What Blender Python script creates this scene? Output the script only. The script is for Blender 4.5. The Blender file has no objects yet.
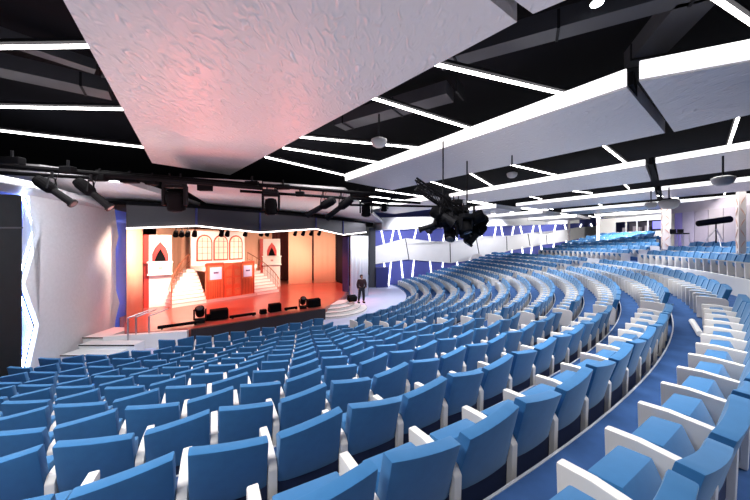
import bpy, bmesh, math, random
from mathutils import Vector, Matrix
random.seed(7)
PI = math.pi
scn = bpy.context.scene
COL = scn.collection
F, HY, ZC = 300.1, 243.65, 4.15            # focal length in pixels, horizon, eye height above the front floor
CX, CY, R0, PITCH, RISE = -12.99, 24.98, 26.74, .943, .225
H = 2.6                                     # height of the ceiling panels above the eye

# ------------------------------------------------------------------ helpers
def P(px, py, Y):
    return Vector(((px-375)/F*Y, Y, ZC+(HY-py)/F*Y))
def PZ(px, py, z):                          # point on the level z (relative to the eye)
    return P(px, py, F*z/(HY-py))
def CP(r, a, z):
    return Vector((CX+r*math.cos(a), CY+r*math.sin(a), ZC+z))

MATS = {}
def mat(name, col, rough=.6, metal=0, emit=None, es=0, noise=0, nscale=8, bump=0, spec=.5, sheen=0, coat=0):
    if name in MATS: return MATS[name]
    m = bpy.data.materials.new(name); m.use_nodes = True
    nt = m.node_tree; b = nt.nodes['Principled BSDF']
    b.inputs['Base Color'].default_value = (*col, 1)
    b.inputs['Roughness'].default_value = rough
    b.inputs['Metallic'].default_value = metal
    b.inputs['Specular IOR Level'].default_value = spec
    if sheen:
        b.inputs['Sheen Weight'].default_value = sheen
        b.inputs['Sheen Tint'].default_value = (.6, .8, 1, 1)
    if coat: b.inputs['Coat Weight'].default_value = coat
    if emit:
        b.inputs['Emission Color'].default_value = (*emit, 1)
        b.inputs['Emission Strength'].default_value = es
    if noise or bump:
        tc = nt.nodes.new('ShaderNodeTexCoord')
        n = nt.nodes.new('ShaderNodeTexNoise'); n.inputs['Scale'].default_value = nscale
        n.inputs['Detail'].default_value = 5
        nt.links.new(tc.outputs['Object'], n.inputs['Vector'])
        if noise:
            mx = nt.nodes.new('ShaderNodeMix'); mx.data_type = 'RGBA'
            mx.inputs[6].default_value = (*[c*(1-noise) for c in col], 1)
            mx.inputs[7].default_value = (*[min(1, c*(1+noise)) for c in col], 1)
            nt.links.new(n.outputs['Fac'], mx.inputs[0])
            nt.links.new(mx.outputs[2], b.inputs['Base Color'])
        if bump:
            bp = nt.nodes.new('ShaderNodeBump'); bp.inputs['Strength'].default_value = bump
            bp.inputs['Distance'].default_value = .02
            nt.links.new(n.outputs['Fac'], bp.inputs['Height'])
            nt.links.new(bp.outputs[0], b.inputs['Normal'])
    MATS[name] = m
    return m

M_SEAT = mat('seat_fabric', (.024, .130, .31), .85, noise=.12, nscale=14, sheen=.35, spec=.25)
M_SHELL = mat('seat_shell', (.012, .022, .07), .6)
M_ARM = mat('white_panel', (.68, .66, .645), .45)
M_CARPET = mat('blue_carpet', (.03, .075, .20), .95, noise=.35, nscale=5, spec=.1)
M_PALE = mat('pale_floor', (.52, .56, .78), .5, noise=.08, nscale=2)
M_NOSE = mat('step_nosing', (.55, .56, .6), .35, metal=.3)
M_BLACK = mat('matt_black', (.004, .004, .005), .8, spec=.06)
M_DARK = mat('dark_metal', (.008, .008, .010), .7, spec=.12)
M_CEIL = mat('void_ceiling', (.003, .003, .005), .9, spec=.1)
M_DUCT = mat('duct_grey', (.025, .025, .032), .6, noise=.2, nscale=2)
M_WHITE = mat('white_paint', (.8, .8, .8), .5)
M_STEEL = mat('brushed_steel', (.5, .5, .53), .3, metal=.9)
M_TUBE = mat('tube_light', (1, 1, 1), .5, emit=(1, .97, .94), es=9)
M_STRIP = mat('edge_light', (1, 1, 1), .5, emit=(1, .98, .97), es=1.0)
M_LED = mat('wall_led', (1, 1, 1), .5, emit=(.95, .95, 1), es=3.5)
M_NAVY = mat('navy_wall', (.07, .085, .34), .7, noise=.15, nscale=.8)
M_BAND = mat('wall_band', (.80, .79, .80), .6, noise=.05, nscale=1.5)

def obj(name, verts, faces, m, parent=None, smooth=False):
    me = bpy.data.meshes.new(name)
    me.from_pydata([tuple(v) for v in verts], [], faces)
    bm = bmesh.new(); bm.from_mesh(me)
    bmesh.ops.recalc_face_normals(bm, faces=bm.faces); bm.to_mesh(me); bm.free()
    for mm in (m if isinstance(m, (list, tuple)) else [m]): me.materials.append(mm)
    if smooth:
        for p in me.polygons: p.use_smooth = True
    o = bpy.data.objects.new(name, me); COL.objects.link(o)
    if parent: o.parent = parent
    return o
def bobj(name, bm, m, parent=None, smooth=False):
    bmesh.ops.recalc_face_normals(bm, faces=bm.faces)
    me = bpy.data.meshes.new(name); bm.to_mesh(me); bm.free()
    me.materials.append(m)
    if smooth:
        for p in me.polygons: p.use_smooth = True
    o = bpy.data.objects.new(name, me); COL.objects.link(o)
    if parent: o.parent = parent
    return o
def empty(name, loc, rz=0):
    o = bpy.data.objects.new(name, None); COL.objects.link(o)
    o.location = loc; o.rotation_euler = (0, 0, rz); o.empty_display_size = .2
    return o
def tag(o, label=None, cat=None, group=None, kind=None):
    if label: o['label'] = label
    if cat: o['category'] = cat
    if group: o['group'] = group
    if kind: o['kind'] = kind
    return o
def struct(o): o['kind'] = 'structure'; return o

def bbox(bm, c, s, R=None, bev=0):
    r = bmesh.ops.create_cube(bm, size=1)
    vs = r['verts']
    bmesh.ops.scale(bm, vec=s, verts=vs)
    if bev:
        es = list({e for v in vs for e in v.link_edges})
        r2 = bmesh.ops.bevel(bm, geom=es, offset=bev, segments=2, affect='EDGES', profile=.5)
        vs = list({v for f in r2['faces'] for v in f.verts} | {v for v in vs if v.is_valid})
    if R: bmesh.ops.transform(bm, matrix=R, verts=vs)
    bmesh.ops.translate(bm, vec=c, verts=vs)
    return vs
def btube(bm, a, b, r1, r2=None, seg=10):
    a, b = Vector(a), Vector(b); d = b-a
    r = bmesh.ops.create_cone(bm, cap_ends=True, segments=seg, radius1=r1, radius2=r2 if r2 is not None else r1, depth=d.length)
    q = d.to_track_quat('Z', 'Y').to_matrix().to_4x4()
    bmesh.ops.transform(bm, matrix=Matrix.Translation((a+b)/2) @ q, verts=r['verts'])
    return r['verts']
def bprism(bm, pts, d):                     # pts: list of Vector in a plane, d: extrusion Vector
    n = len(pts)
    v1 = [bm.verts.new(p) for p in pts]; v2 = [bm.verts.new(Vector(p)+Vector(d)) for p in pts]
    bm.faces.new(v1); bm.faces.new(v2[::-1])
    for i in range(n):
        j = (i+1) % n; bm.faces.new((v1[j], v1[i], v2[i], v2[j]))
    return v1+v2
def prism(name, pts, d, m, parent=None):
    bm = bmesh.new(); bprism(bm, pts, d); return bobj(name, bm, m, parent)
def tubeobj(name, pts, r, m, parent=None, seg=8):
    bm = bmesh.new()
    for a, b in zip(pts[:-1], pts[1:]): btube(bm, a, b, r, seg=seg)
    return bobj(name, bm, m, parent)
def lathe(bm, prof, seg=20):                # prof: (radius, z)
    rings = []
    for r, z in prof:
        rings.append([bm.verts.new((r*math.cos(2*PI*i/seg), r*math.sin(2*PI*i/seg), z)) for i in range(seg)])
    for a, b in zip(rings[:-1], rings[1:]):
        for i in range(seg):
            j = (i+1) % seg; bm.faces.new((a[i], a[j], b[j], b[i]))
    bm.faces.new(rings[0][::-1]); bm.faces.new(rings[-1])
    return [v for r in rings for v in r]

# ------------------------------------------------------------------ camera
cam = bpy.data.cameras.new('camera'); co = bpy.data.objects.new('camera', cam); COL.objects.link(co)
cam.sensor_width = 36; cam.lens = 36*F/750; cam.shift_y = -(250-HY)/750; cam.clip_start = .05; cam.clip_end = 300
co.location = (0, 0, ZC); co.rotation_euler = (PI/2, 0, 0); scn.camera = co
scn.view_settings.view_transform = 'Standard'; scn.view_settings.look = 'None'
scn.view_settings.gamma = 1; scn.view_settings.use_curve_mapping = False
scn.view_settings.exposure = 0

# ------------------------------------------------------------------ raked floor
def zfloor(k):                              # floor level of row k, relative to the eye
    return {-9: -3.84, -10: -3.99, -11: -4.10}.get(k, -1.871+RISE*k if k > -9 else -4.15)
WA, WB = Vector((.1, 29.5)), Vector((32.2, 42.0))   # foot of the side wall
WD = (WB-WA).normalized(); WN = Vector((WD.y, -WD.x))  # WN points into the hall
def wall_d(p): return (Vector((p[0], p[1]))-WA).dot(WN)
TIER_R, TIER_Z, TIER_RISE = 29.0, -1.07, .23
def ring_end(r, lim):                       # last angle of a ring before it meets the side wall
    a = -.3
    while a < lim and wall_d(CP(r, a, 0)) > .02: a += .01
    return a
def terrace():
    V, Fc = [], []
    rings = []
    rows = [k for k in range(-11, 2)]
    rings.append((12.0, R0-12*PITCH+.08, -4.15))
    for k in rows:
        rings.append((R0+(k-1)*PITCH+.08, R0+k*PITCH+.08, zfloor(k)))
    rings[-1] = (rings[-1][0], TIER_R-.06, zfloor(1))
    for t in range(8):
        rings.append((TIER_R-.06+t*.94, TIER_R-.06+(t+1)*.94+(5 if t == 7 else 0), TIER_Z+TIER_RISE*t))
    for i, (ra, rb, z) in enumerate(rings):
        if i == 0: continue
        a0, a1 = -1.75, ring_end((ra+rb)/2, .9 if ra < TIER_R-.1 else .15)
        n = 90; zl = rings[i-1][2]
        b = len(V)
        for j in range(n+1):
            a = a0+(a1-a0)*j/n
            V += [CP(ra, a, zl-.3), CP(ra, a, z), CP(rb, a, z)]
        for j in range(n):
            q = b+3*j
            Fc += [(q, q+1, q+4, q+3), (q+1, q+2, q+5, q+4)]
    return V, Fc, rings
V, Fc, RINGS = terrace()
struct(obj('floor', V, Fc, M_CARPET))
# level floor in front of the stage and beside it
struct(obj('floor', [(-22, 2, 0), (14, 2, 0), (14, 40, 0), (-22, 40, 0)], [(0, 1, 2, 3)], M_PALE))
# nosing along the front edge of every step
nt_ = 0
for i, (ra, rb, z) in enumerate(RINGS[1:15]):
    a0, a1 = -1.7, ring_end(ra, .9)
    V, Fc = [], []; n = 120
    for j in range(n+1):
        a = a0+(a1-a0)*j/n
        V += [CP(ra-.008, a, z-.012), CP(ra-.008, a, z+.006), CP(ra+.01, a, z+.006), CP(ra+.01, a, z-.012)]
    for j in range(n):
        q = 4*j
        for e in range(4): Fc.append((q+e, q+(e+1) % 4, q+4+(e+1) % 4, q+4+e))
    nt_ += 1
    struct(obj('trim_%d' % nt_, V, Fc, M_NOSE))
# white riser in front of the upper tier
a0, a1 = -1.6, ring_end(TIER_R, .15)
V, Fc = [], []
for j in range(101):
    a = a0+(a1-a0)*j/100
    V += [CP(TIER_R-.12, a, zfloor(1)), CP(TIER_R-.12, a, TIER_Z+.01), CP(TIER_R-.04, a, TIER_Z+.01)]
for j in range(100):
    q = 3*j; Fc += [(q, q+1, q+4, q+3), (q+1, q+2, q+5, q+4)]
nt_ += 1
struct(obj('trim_%d' % nt_, V, Fc, M_WHITE))

# ------------------------------------------------------------------ theatre seats
SP = .58
def back_mesh(s, hi=True):                  # s = +1 / -1: which side of the slanted top is higher
    bm = bmesh.new()
    nx = 6 if hi else 2
    W = .252
    def sec(t):                             # t -1..1 across; returns closed profile (x, z)
        ztop = .69+.034*s*t
        cur = -.018*(1-t*t)                 # shallow dish
        return [(.035+cur, .25), (-.01+cur, .45), (-.075+cur, ztop), (.02+cur, ztop+.004), (.085+cur, .46), (.13+cur, .27)]
    rings = []
    for i in range(nx+1):
        t = -1+2*i/nx
        rings.append([bm.verts.new((x, t*W, z)) for x, z in sec(t)])
    for a, b in zip(rings[:-1], rings[1:]):
        for j in range(6):
            k = (j+1) % 6; bm.faces.new((a[j], a[k], b[k], b[j]))
    bm.faces.new(rings[0][::-1]); bm.faces.new(rings[-1])
    bmesh.ops.recalc_face_normals(bm, faces=bm.faces)
    if hi:
        es = [e for e in bm.edges if e.calc_face_angle(0) > .6]
        bmesh.ops.bevel(bm, geom=es, offset=.014, segments=2, affect='EDGES', profile=.6)
    return bm
def cushion_mesh(hi=True):
    bm = bmesh.new()
    pts = [(.375, .438), (.215, .452), (.11, .21), (.15, .12), (.19, .14), (.36, .33)]
    bprism(bm, [Vector((x, -.20, z)) for x, z in pts], (0, .40, 0))
    bmesh.ops.recalc_face_normals(bm, faces=bm.faces)
    if hi: bmesh.ops.bevel(bm, geom=list(bm.edges), offset=.016, segments=2, affect='EDGES', profile=.6)
    return bm
def shell_mesh(hi=True):
    bm = bmesh.new()
    bprism(bm, [Vector((x, -.25, z)) for x, z in [(.035, .07), (.03, .27), (.06, .30), (.11, .28), (.09, .07)]], (0, .50, 0))
    return bm
def arm_mesh(y, hi=True):
    bm = bmesh.new()
    pts = [(0, .005), (-.012, .40), (.03, .455), (.30, .478), (.468, .47), (.455, .005)]
    bprism(bm, [Vector((x, y-.033, z)) for x, z in pts], (0, .066, 0))
    bmesh.ops.recalc_face_normals(bm, faces=bm.faces)
    if hi: bmesh.ops.bevel(bm, geom=list(bm.edges), offset=.012, segments=2, affect='EDGES', profile=.6)
    return bm
def to_mesh(name, bm, m, smooth=True):
    bmesh.ops.recalc_face_normals(bm, faces=bm.faces)
    me = bpy.data.meshes.new(name); bm.to_mesh(me); bm.free(); me.materials.append(m)
    if smooth:
        for p in me.polygons: p.use_smooth = True
        try: me.set_sharp_from_angle(angle=.7)
        except Exception: pass
    return me
ME_BACK = {s: to_mesh('backrest', back_mesh(s), M_SEAT) for s in (1, -1)}
ME_CUSH = to_mesh('seat_cushion', cushion_mesh(), M_SEAT)
ME_SHELL = to_mesh('back_shell', shell_mesh(), M_SHELL, False)
ME_ARM = to_mesh('armrest_panel', arm_mesh(SP/2), M_ARM)
ME_END = to_mesh('end_panel', arm_mesh(-SP/2), M_ARM)

A_FAR, A_THIRD = -.734, -.172
AISLE = 1.2
seats = []          # (block, rowkey, index, pos, rz, slant, end)
def run(block, row, r, z, a_from, a_to, direction=1, endcap=True, clip=None):
    """seats from the aisle end a_from towards a_to"""
    da = SP/r; n = int(abs(a_to-a_from)/da)
    got = 0
    for j in range(n):
        a = a_from+direction*(j+.5)*da
        p = CP(r, a, z)
        if clip and not clip(p): continue
        seats.append([block, row, j+1, p, a+PI, -1 if (j+row) % 2 else 1, (j == 0), direction])
def leftclip(p): return p.x > -9.9+max(0, 9-p.y)*.25 and p.x < 60
def wallclip(p): return wall_d(p) > .75
FRONT = -11
for k in range(-11, 2):
    r = R0+k*PITCH; z = zfloor(k)
    if 1:
        run('near', k, r, z, A_FAR-AISLE/r-(.09+.22*min(1, max(0, -k)/2))*SP/r, -1.62, -1, clip=leftclip)
    if k <= 1:
        run('far', k, r, z, A_FAR, A_THIRD-AISLE/r, 1)
        run('third', k, r, z, A_THIRD, .6, 1, clip=wallclip)
def frontclip(p):
    w = 375+F*p.x/p.y
    return 162 < w < 322
run('near', -12, 15.2, -4.15, -.80, -1.4, -1, clip=frontclip)
for t in range(7):
    r = TIER_R+.45+t*.94; z = TIER_Z+TIER_RISE*t
    if t < 3: run('upper', t, r, z, -.28, -1.02, -1)
    run('rear', t, r, z, -.22, .14, 1, clip=lambda p: wallclip(p) and 375+F*p.x/p.y < 656)

def proj(p):
    if p.y < .25: return None
    return 375+F*p.x/p.y, HY-F*(p.z-ZC)/p.y
def in_view(s):
    p, rz = s[3], s[4]
    R = Matrix.Rotation(rz, 3, 'Z'); hit = 0
    for q in ((0, -.25, .3), (0, .25, .3), (-.05, 0, .7), (.45, -.25, .46), (.45, .25, .46), (-.05, .25, .7), (-.05, -.25, .7)):
        w = proj(p+R @ Vector(q))
        if w and -2 < w[0] < 752 and -2 < w[1] < 502: hit += 1
    return hit
cand = sorted([s for s in seats if in_view(s)], key=lambda s: (s[3]-Vector((0, 0, ZC))).length)
near_set = cand[:300]; ids = {id(s) for s in near_set}
rest = [s for s in seats if id(s) not in ids]
ORD = ['first', 'second', 'third', 'fourth', 'fifth', 'sixth', 'seventh', 'eighth', 'ninth', 'tenth', 'eleventh', 'twelfth',
       'thirteenth', 'fourteenth', 'fifteenth', 'sixteenth', 'seventeenth', 'eighteenth', 'nineteenth', 'twentieth']
def ordn(n):
    if n <= 20: return ORD[n-1]
    if n < 30: return 'twenty-'+ORD[n-21]
    if n == 30: return 'thirtieth'
    if n < 40: return 'thirty-'+ORD[n-31]
    return '%dth' % n
SIDE = {'near': ('left of the stepped aisle', 'blue seats in the block in front of the camera'),
        'far': ('beyond the stepped aisle', 'blue seats in the block beyond the stepped aisle'),
        'third': ('beyond the second aisle', 'blue seats in the block beside the zigzag wall'),
        'upper': ('right of the white pillar', 'blue seats on the raised upper tier'),
        'rear': ('left of the white pillar', 'blue seats on the raised upper tier')}
for s in near_set:
    block, row, j, p, rz, sl, end, direction = s
    e = empty('theatre_seat', p, rz)
    where, grp = SIDE[block]
    rk = (2-row) if block in ('near', 'far', 'third') else row+1
    rowtxt = ('%s row below the cross aisle' % ordn(rk)) if block in ('near', 'far', 'third') else ('%s upper tier row' % ordn(rk))
    tag(e, 'blue seat, %s, %s seat %s' % (rowtxt, ordn(j), where), 'seat', grp)
    parts = [('backrest', ME_BACK[sl]), ('seat_cushion', ME_CUSH), ('back_shell', ME_SHELL), ('armrest_panel', ME_ARM)]
    if end: parts.append(('end_panel', ME_END))
    for nm, me in parts:
        c = bpy.data.objects.new(nm, me); COL.objects.link(c); c.parent = e
# the remaining, more distant seats
def tmpl():
    out = {}
    for s in (1, -1):
        V, Fc, Mi = [], [], []
        for bm, mi in ((back_mesh(s, False), 0), (cushion_mesh(False), 0), (shell_mesh(False), 1), (arm_mesh(SP/2, False), 2), (arm_mesh(-SP/2, False), 2)):
            bmesh.ops.recalc_face_normals(bm, faces=bm.faces)
            b = len(V); bm.verts.index_update()
            V += [v.co.copy() for v in bm.verts]
            for f in bm.faces: Fc.append(tuple(b+v.index for v in f.verts)); Mi.append(mi)
            bm.free()
        out[s] = (V, Fc, Mi)
    return out
T = tmpl(); V, Fc, Mi = [], [], []
for s in rest:
    tv, tf, tm = T[s[5]]
    Mx = Matrix.Translation(s[3]) @ Matrix.Rotation(s[4], 4, 'Z'); b = len(V)
    V += [Mx @ v for v in tv]; Fc += [tuple(b+i for i in f) for f in tf]; Mi += tm
me = bpy.data.meshes.new('distant_seats'); me.from_pydata([tuple(v) for v in V], [], Fc)
for m in (M_SEAT, M_SHELL, M_ARM): me.materials.append(m)
me.polygons.foreach_set('material_index', Mi)
o = bpy.data.objects.new('distant_seats', me); COL.objects.link(o)
tag(o, 'curving rows of small blue seats with white side panels filling the far side of the hall', 'seats', kind='stuff')
print('seats', len(seats), 'in view', len(cand), 'rest', len(rest))

# ------------------------------------------------------------------ ceiling
dD = Vector((-.574, .819)); dW = Vector((.819, .574))
def ST(s, t, z=H):
    q = (dW*s+dD*t)*H
    return Vector((q.x, q.y, ZC+z))
M_PANEL = mat('ceiling_panel', (.54, .52, .54), .35)
nt = M_PANEL.node_tree; b_ = nt.nodes['Principled BSDF']
tc = nt.nodes.new('ShaderNodeTexCoord'); n1 = nt.nodes.new('ShaderNodeTexNoise'); n1.inputs['Scale'].default_value = 5; n1.inputs['Detail'].default_value = 3; n1.inputs['Distortion'].default_value = .8
n1.noise_type = 'RIDGED_MULTIFRACTAL'
mp_ = nt.nodes.new('ShaderNodeMapping'); mp_.inputs['Rotation'].default_value = (0, 0, -.6); mp_.inputs['Scale'].default_value = (2.0, .9, 1)
nt.links.new(tc.outputs['Object'], mp_.inputs[0]); nt.links.new(mp_.outputs[0], n1.inputs['Vector'])
bp_ = nt.nodes.new('ShaderNodeBump'); bp_.inputs['Strength'].default_value = .55; bp_.inputs['Distance'].default_value = .05
nt.links.new(n1.outputs['Fac'], bp_.inputs['Height']); nt.links.new(bp_.outputs[0], b_.inputs['Normal'])
cr_ = nt.nodes.new('ShaderNodeValToRGB'); cr_.color_ramp.elements[0].color = (.40, .385, .40, 1); cr_.color_ramp.elements[1].color = (.62, .60, .62, 1); cr_.color_ramp.elements[0].position = .3; cr_.color_ramp.elements[1].position = 1.6 if False else 1
nt.links.new(n1.outputs['Fac'], cr_.inputs[0]); nt.links.new(cr_.outputs[0], b_.inputs['Base Color'])
struct(obj('ceiling', [(-40, -14, ZC+H+1.3), (60, -14, ZC+H+1.3), (60, 70, ZC+H+1.3), (-40, 70, ZC+H+1.3)], [(0, 1, 2, 3)], M_CEIL))
n_slab = 0
def slab(corners, label, th=.28, strip=True):
    """corners (Vector at underside): front-edge first: a, b then rear c, d"""
    global n_slab
    a = corners[0]
    e = empty('ceiling_panel', a)
    tag(e, label, 'ceiling panel', 'long grey panels hung below the ceiling')
    loc = [c-a for c in corners]
    bm = bmesh.new(); bprism(bm, loc, (0, 0, th)); bobj('panel', bm, M_PANEL, e)
    if strip:
        u = (loc[1]-loc[0]); c = sum(loc, Vector())/len(loc)
        n = Vector((-u.y, u.x, 0)).normalized()
        if n.dot(c-loc[0]) > 0: n = -n
        p0, p1 = loc[0]+n*.012, loc[1]+n*.012
        bm = bmesh.new()
        bprism(bm, [p0+Vector((0, 0, .03)), p1+Vector((0, 0, .03)), p1+Vector((0, 0, th+.03)), p0+Vector((0, 0, th+.03))], n*.03)
        bobj('edge_light', bm, M_STRIP, e)
    n_slab += 1
    return e
def HP(x, y): return Vector((x*H, y*H, ZC+H))
slab([PZ(152, 163, H), HP(-.75, .344), PZ(517, 22, H), PZ(230, 175, H)], 'widest textured grey ceiling panel, directly overhead at upper left', strip=False)
slab([HP(.688, 1.306), HP(1.84, .41), HP(.72, -.35), HP(-.40, .62)], 'grey ceiling panel corner at the top edge beside the round downlight', strip=False)
slab([PZ(627, 88, H), PZ(346, 181.5, H), PZ(392, 190, H), PZ(665, 133, H)], 'long grey ceiling panel running diagonally with a bright lit edge')
slab([HP(1.628, 1.85), HP(2.9, 1.28), HP(3.75, 1.0), HP(2.678, 2.687)], 'grey ceiling panel at right edge, past the black joint')
PL = ['second', 'third', 'fourth', 'fifth', 'sixth', 'seventh']
for n in range(1, 6):
    s0 = 2.43+2.65*n; s1 = s0+1.3
    tj = .65+.18*(s0-2.43); tj2 = .65+.18*(s1-2.43)
    slab([ST(s0, tj+.04), ST(s0, 4.42), ST(s1, 4.42), ST(s1, tj2+.04)], '%s long grey panel back from the camera, left of the black joint' % PL[n-1], .19)
    slab([ST(s0, tj-.06), ST(s0, tj-3.2), ST(s1, tj2-3.2), ST(s1, tj2-.06)], '%s grey panel back from the camera, right of the black joint' % PL[n-1], .19)
for n in range(1, 5):
    s0 = 2.43+2.6*n; s1 = s0+1.3
    t1 = 8.2-.35*n
    slab([ST(s0, 4.95), ST(s0, t1), ST(s1, t1), ST(s1, 4.95)],
         ['pale ceiling panel above the grey textured left wall', 'pink tinted pale ceiling panel above the stage header',
          'pale ceiling panel above the right end of the stage header', 'pale ceiling panel behind the hanging light cluster',
          'second pale panel behind the hanging light cluster', 'third pale panel behind the hanging light cluster', 'farthest pale panel behind the hanging light cluster'][n+2])
slab([ST(-2.77, 4.62), ST(-2.77, 2.6), ST(-1.38, 2.6), ST(-1.38, 4.5)], 'pale ceiling panel at the left edge above the black pipe', strip=False)

H2 = 1.9
def slab2(px, label): slab([PZ(x, y, H2) for x, y in px], label, .2, strip=False)
slab2([(-60, 168), (40, 172), (128, 184), (200, 206.5), (-60, 206.5)], 'pale ceiling panel above the grey textured left wall')
slab([Vector((-9.0, 6.0, ZC+1.5)), Vector((-9.35, 8.8, ZC+1.5)), Vector((-11.3, 12.6, ZC+1.5)), Vector((-12.6, 13.0, ZC+1.5)), Vector((-11.0, 6.0, ZC+1.5))], 'pale soffit panel with a bright lit edge above the black panel at the left', .14)
slab2([(174, 183), (262, 187), (262, 212.5), (206, 203)], 'pink tinted pale ceiling panel over the left part of the stage header')
slab2([(263, 187.5), (345, 193), (385, 224), (318, 217), (263, 212.8)], 'pale ceiling panel over the right part of the stage header')
# tubes
tube_n = 0
def tube(a, b, label, r=.029):
    c = (a+b)/2; e = empty('tube_lamp', c)
    tag(e, label, 'tube light', 'slim white tube lights in the ceiling gaps')
    a, b = a-c, b-c; d = (b-a).normalized()
    bm = bmesh.new(); btube(bm, a, b, r, seg=8); bobj('tube', bm, M_TUBE, e)
    bm = bmesh.new(); up = Vector((0, 0, r+.02)); n = Vector((-d.y, d.x, 0))*.05
    bprism(bm, [a-n+up, a+n+up, b+n+up, b-n+up], (0, 0, .05)); bobj('housing', bm, M_DARK, e)
HT = H+.34
TB = [((-40, 48), (97, 46), 'thick bright tube light highest at the upper left'),
      ((-40, 106), (132, 109.5), 'middle tube light of the left dark ceiling gap'),
      ((-40, 126), (150, 148), 'lowest long tube light of the left dark ceiling gap'),
      ((434, 64), (572, 96), 'tube light nearest the top in the centre dark gap'),
      ((372, 98), (478, 131), 'second tube light down in the centre dark gap'),
      ((300, 137), (430, 149), 'third tube light down in the centre dark gap'),
      ((283, 148), (388, 164), 'fourth tube light down in the centre dark gap'),
      ((265, 157), (352, 177), 'fifth tube light down in the centre dark gap'),
      ((700, -12), (770, 36), 'bright tube light at the top right corner'),
      ((600, 143), (632, 168), 'short slanting tube light right of centre under the long panel'),
      ((738, 118), (726, 154), 'short steep tube light near the right edge'),
      ((505, 163.5), (566, 177.5), 'tube light above the round ceiling speaker'),
      ((466, 171), (497, 189), 'short tube light left of the round ceiling speaker'),
      ((424, 179.5), (464, 192), 'short tube light above the hanging light cluster')]
for (a, b, lb) in TB: tube(PZ(a[0], a[1], HT), PZ(b[0], b[1], HT), lb)
far_tubes = []
for n in range(1, 5):
    s0 = 2.43+2.65*n+1.3; s1 = s0+1.35
    for q, t in enumerate([.2-2.0, .2-.9, .9, 1.9, 2.9, 3.9]):
        t += .18*(s0-2.43)+.1*((q*7+n*3) % 5)
        sl = [.25, -.3, .1][(q+n) % 3]
        a, b = ST(s0-.1, t, HT), ST(s1+.1, t+sl, HT)
        tube(a, b, 'short tube light, %s from the left in the %s dark gap behind the long panel' % (ORD[5-q], PL[n-1]))
for n in range(0, 4):
    s0 = 2.43+2.6*n+1.3
    for q in range(3):
        t = 5.15+.75*q
        a, b = ST(s0-.1, t, HT), ST(s0+1.4, t+.1, HT)
        tube(a, b, '%s tube light in a ceiling gap near the stage, %s gap from the left' % (ORD[q], ORD[n]))

# dark ducts in the void
def duct(pts, w, h, label):
    e = empty('ceiling_duct', pts[0]); tag(e, label, 'duct', 'dark ducts above the ceiling panels')
    a, b = Vector((0, 0, 0)), pts[1]-pts[0]; d = b.normalized(); n = Vector((-d.y, d.x, 0))*w/2
    bm = bmesh.new(); bprism(bm, [a-n, a+n, b+n, b-n], (0, 0, h)); bobj('duct_body', bm, M_DUCT, e)
    L = b.length; k = int(L/1.6)
    for i in range(k+1):
        c = d*(i*1.6+.3); bm = bmesh.new()
        bprism(bm, [c-n*1.06-d*.02, c+n*1.06-d*.02, c+n*1.06+d*.02, c-n*1.06+d*.02], (0, 0, h))
        bmesh.ops.translate(bm, vec=(0, 0, -.02), verts=bm.verts)
        bobj('duct_flange', bm, M_DARK, e)
HD = H+.75
duct([PZ(440, 66, HD), PZ(800, -32, HD)], .34, .3, 'dark grey duct crossing behind the panels at upper right')
duct([PZ(640, 66, HD), PZ(700, 0, HD)], .5, .3, 'short dark duct above the joint of the long panels')
duct([PZ(-60, 60, HD), PZ(110, 96, HD)], .5, .3, 'dark duct in the gap at the upper left')
duct([PZ(-60, 22, HD+.1), PZ(95, 72, HD+.1)], .25, .2, 'thin dark duct at the upper left corner')
duct([PZ(340, 128, HD), PZ(450, 98, HD)], .5, .3, 'dark duct in the centre ceiling gap')
# joint channels
for n in range(0, 4):
    s0 = 2.43+2.65*n; tj = .65+.18*(s0-2.43); s1 = s0+1.3; tj2 = .65+.18*(s1-2.43)
    a, b = ST(s0+.02, tj-.01, H+.05), ST(s1+.08, tj2-.01, H+.05)
    nn = Vector((dD.x, dD.y, 0))*.05
    prism_o = prism('joint_channel', [a-nn, b-nn, b+nn, a+nn], (0, 0, .22), M_BLACK)
    tag(prism_o, 'black channel between the ends of ceiling panels, %s from the camera' % ORD[n], 'channel', 'black joints between ceiling panels')

# ------------------------------------------------------------------ side wall with the zigzag band
def W(px, py, off=0):
    dx = (px-375)/F
    # WA + u WD = (dx Y, Y)
    o = WA+WN*off
    den = WD.x-dx*WD.y
    u = (dx*o.y-o.x)/den
    Y = o.y+u*WD.y
    return Vector((dx*Y, Y, ZC+(HY-py)/F*Y))
p0, p1 = WA-WD*.3, WB+WD*8
struct(obj('wall_right', [(p0.x, p0.y, 0), (p1.x, p1.y, 0), (p1.x, p1.y, ZC+3.8), (p0.x, p0.y, ZC+3.8)], [(0, 1, 2, 3)], M_NAVY))
top = [(375, 246.5), (405.5, 238.2), (450, 243.3), (480, 236.3), (491, 238.5), (510, 235.6), (528, 233), (546, 234), (561.5, 230), (577, 227.4), (600, 226)]
bot = [(600, 237), (577, 238.8), (560, 242), (549.5, 244), (537.5, 244.8), (522, 247.2), (507, 251), (491, 257), (475, 253.5), (451, 263), (407, 259.5), (375, 264)]
band = empty('wall_band', W(375, 255, .06)); tag(band, 'white zigzag edged band running along the navy side wall', 'wall panel')
pts = [W(x, y, .06)-band.location for x, y in top+bot]
bm = bmesh.new(); bprism(bm, pts, Vector((WN.x, WN.y, 0))*.1); bmesh.ops.triangulate(bm, faces=[f for f in bm.faces if len(f.verts) > 4]); bobj('panel', bm, M_BAND, band)
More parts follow.
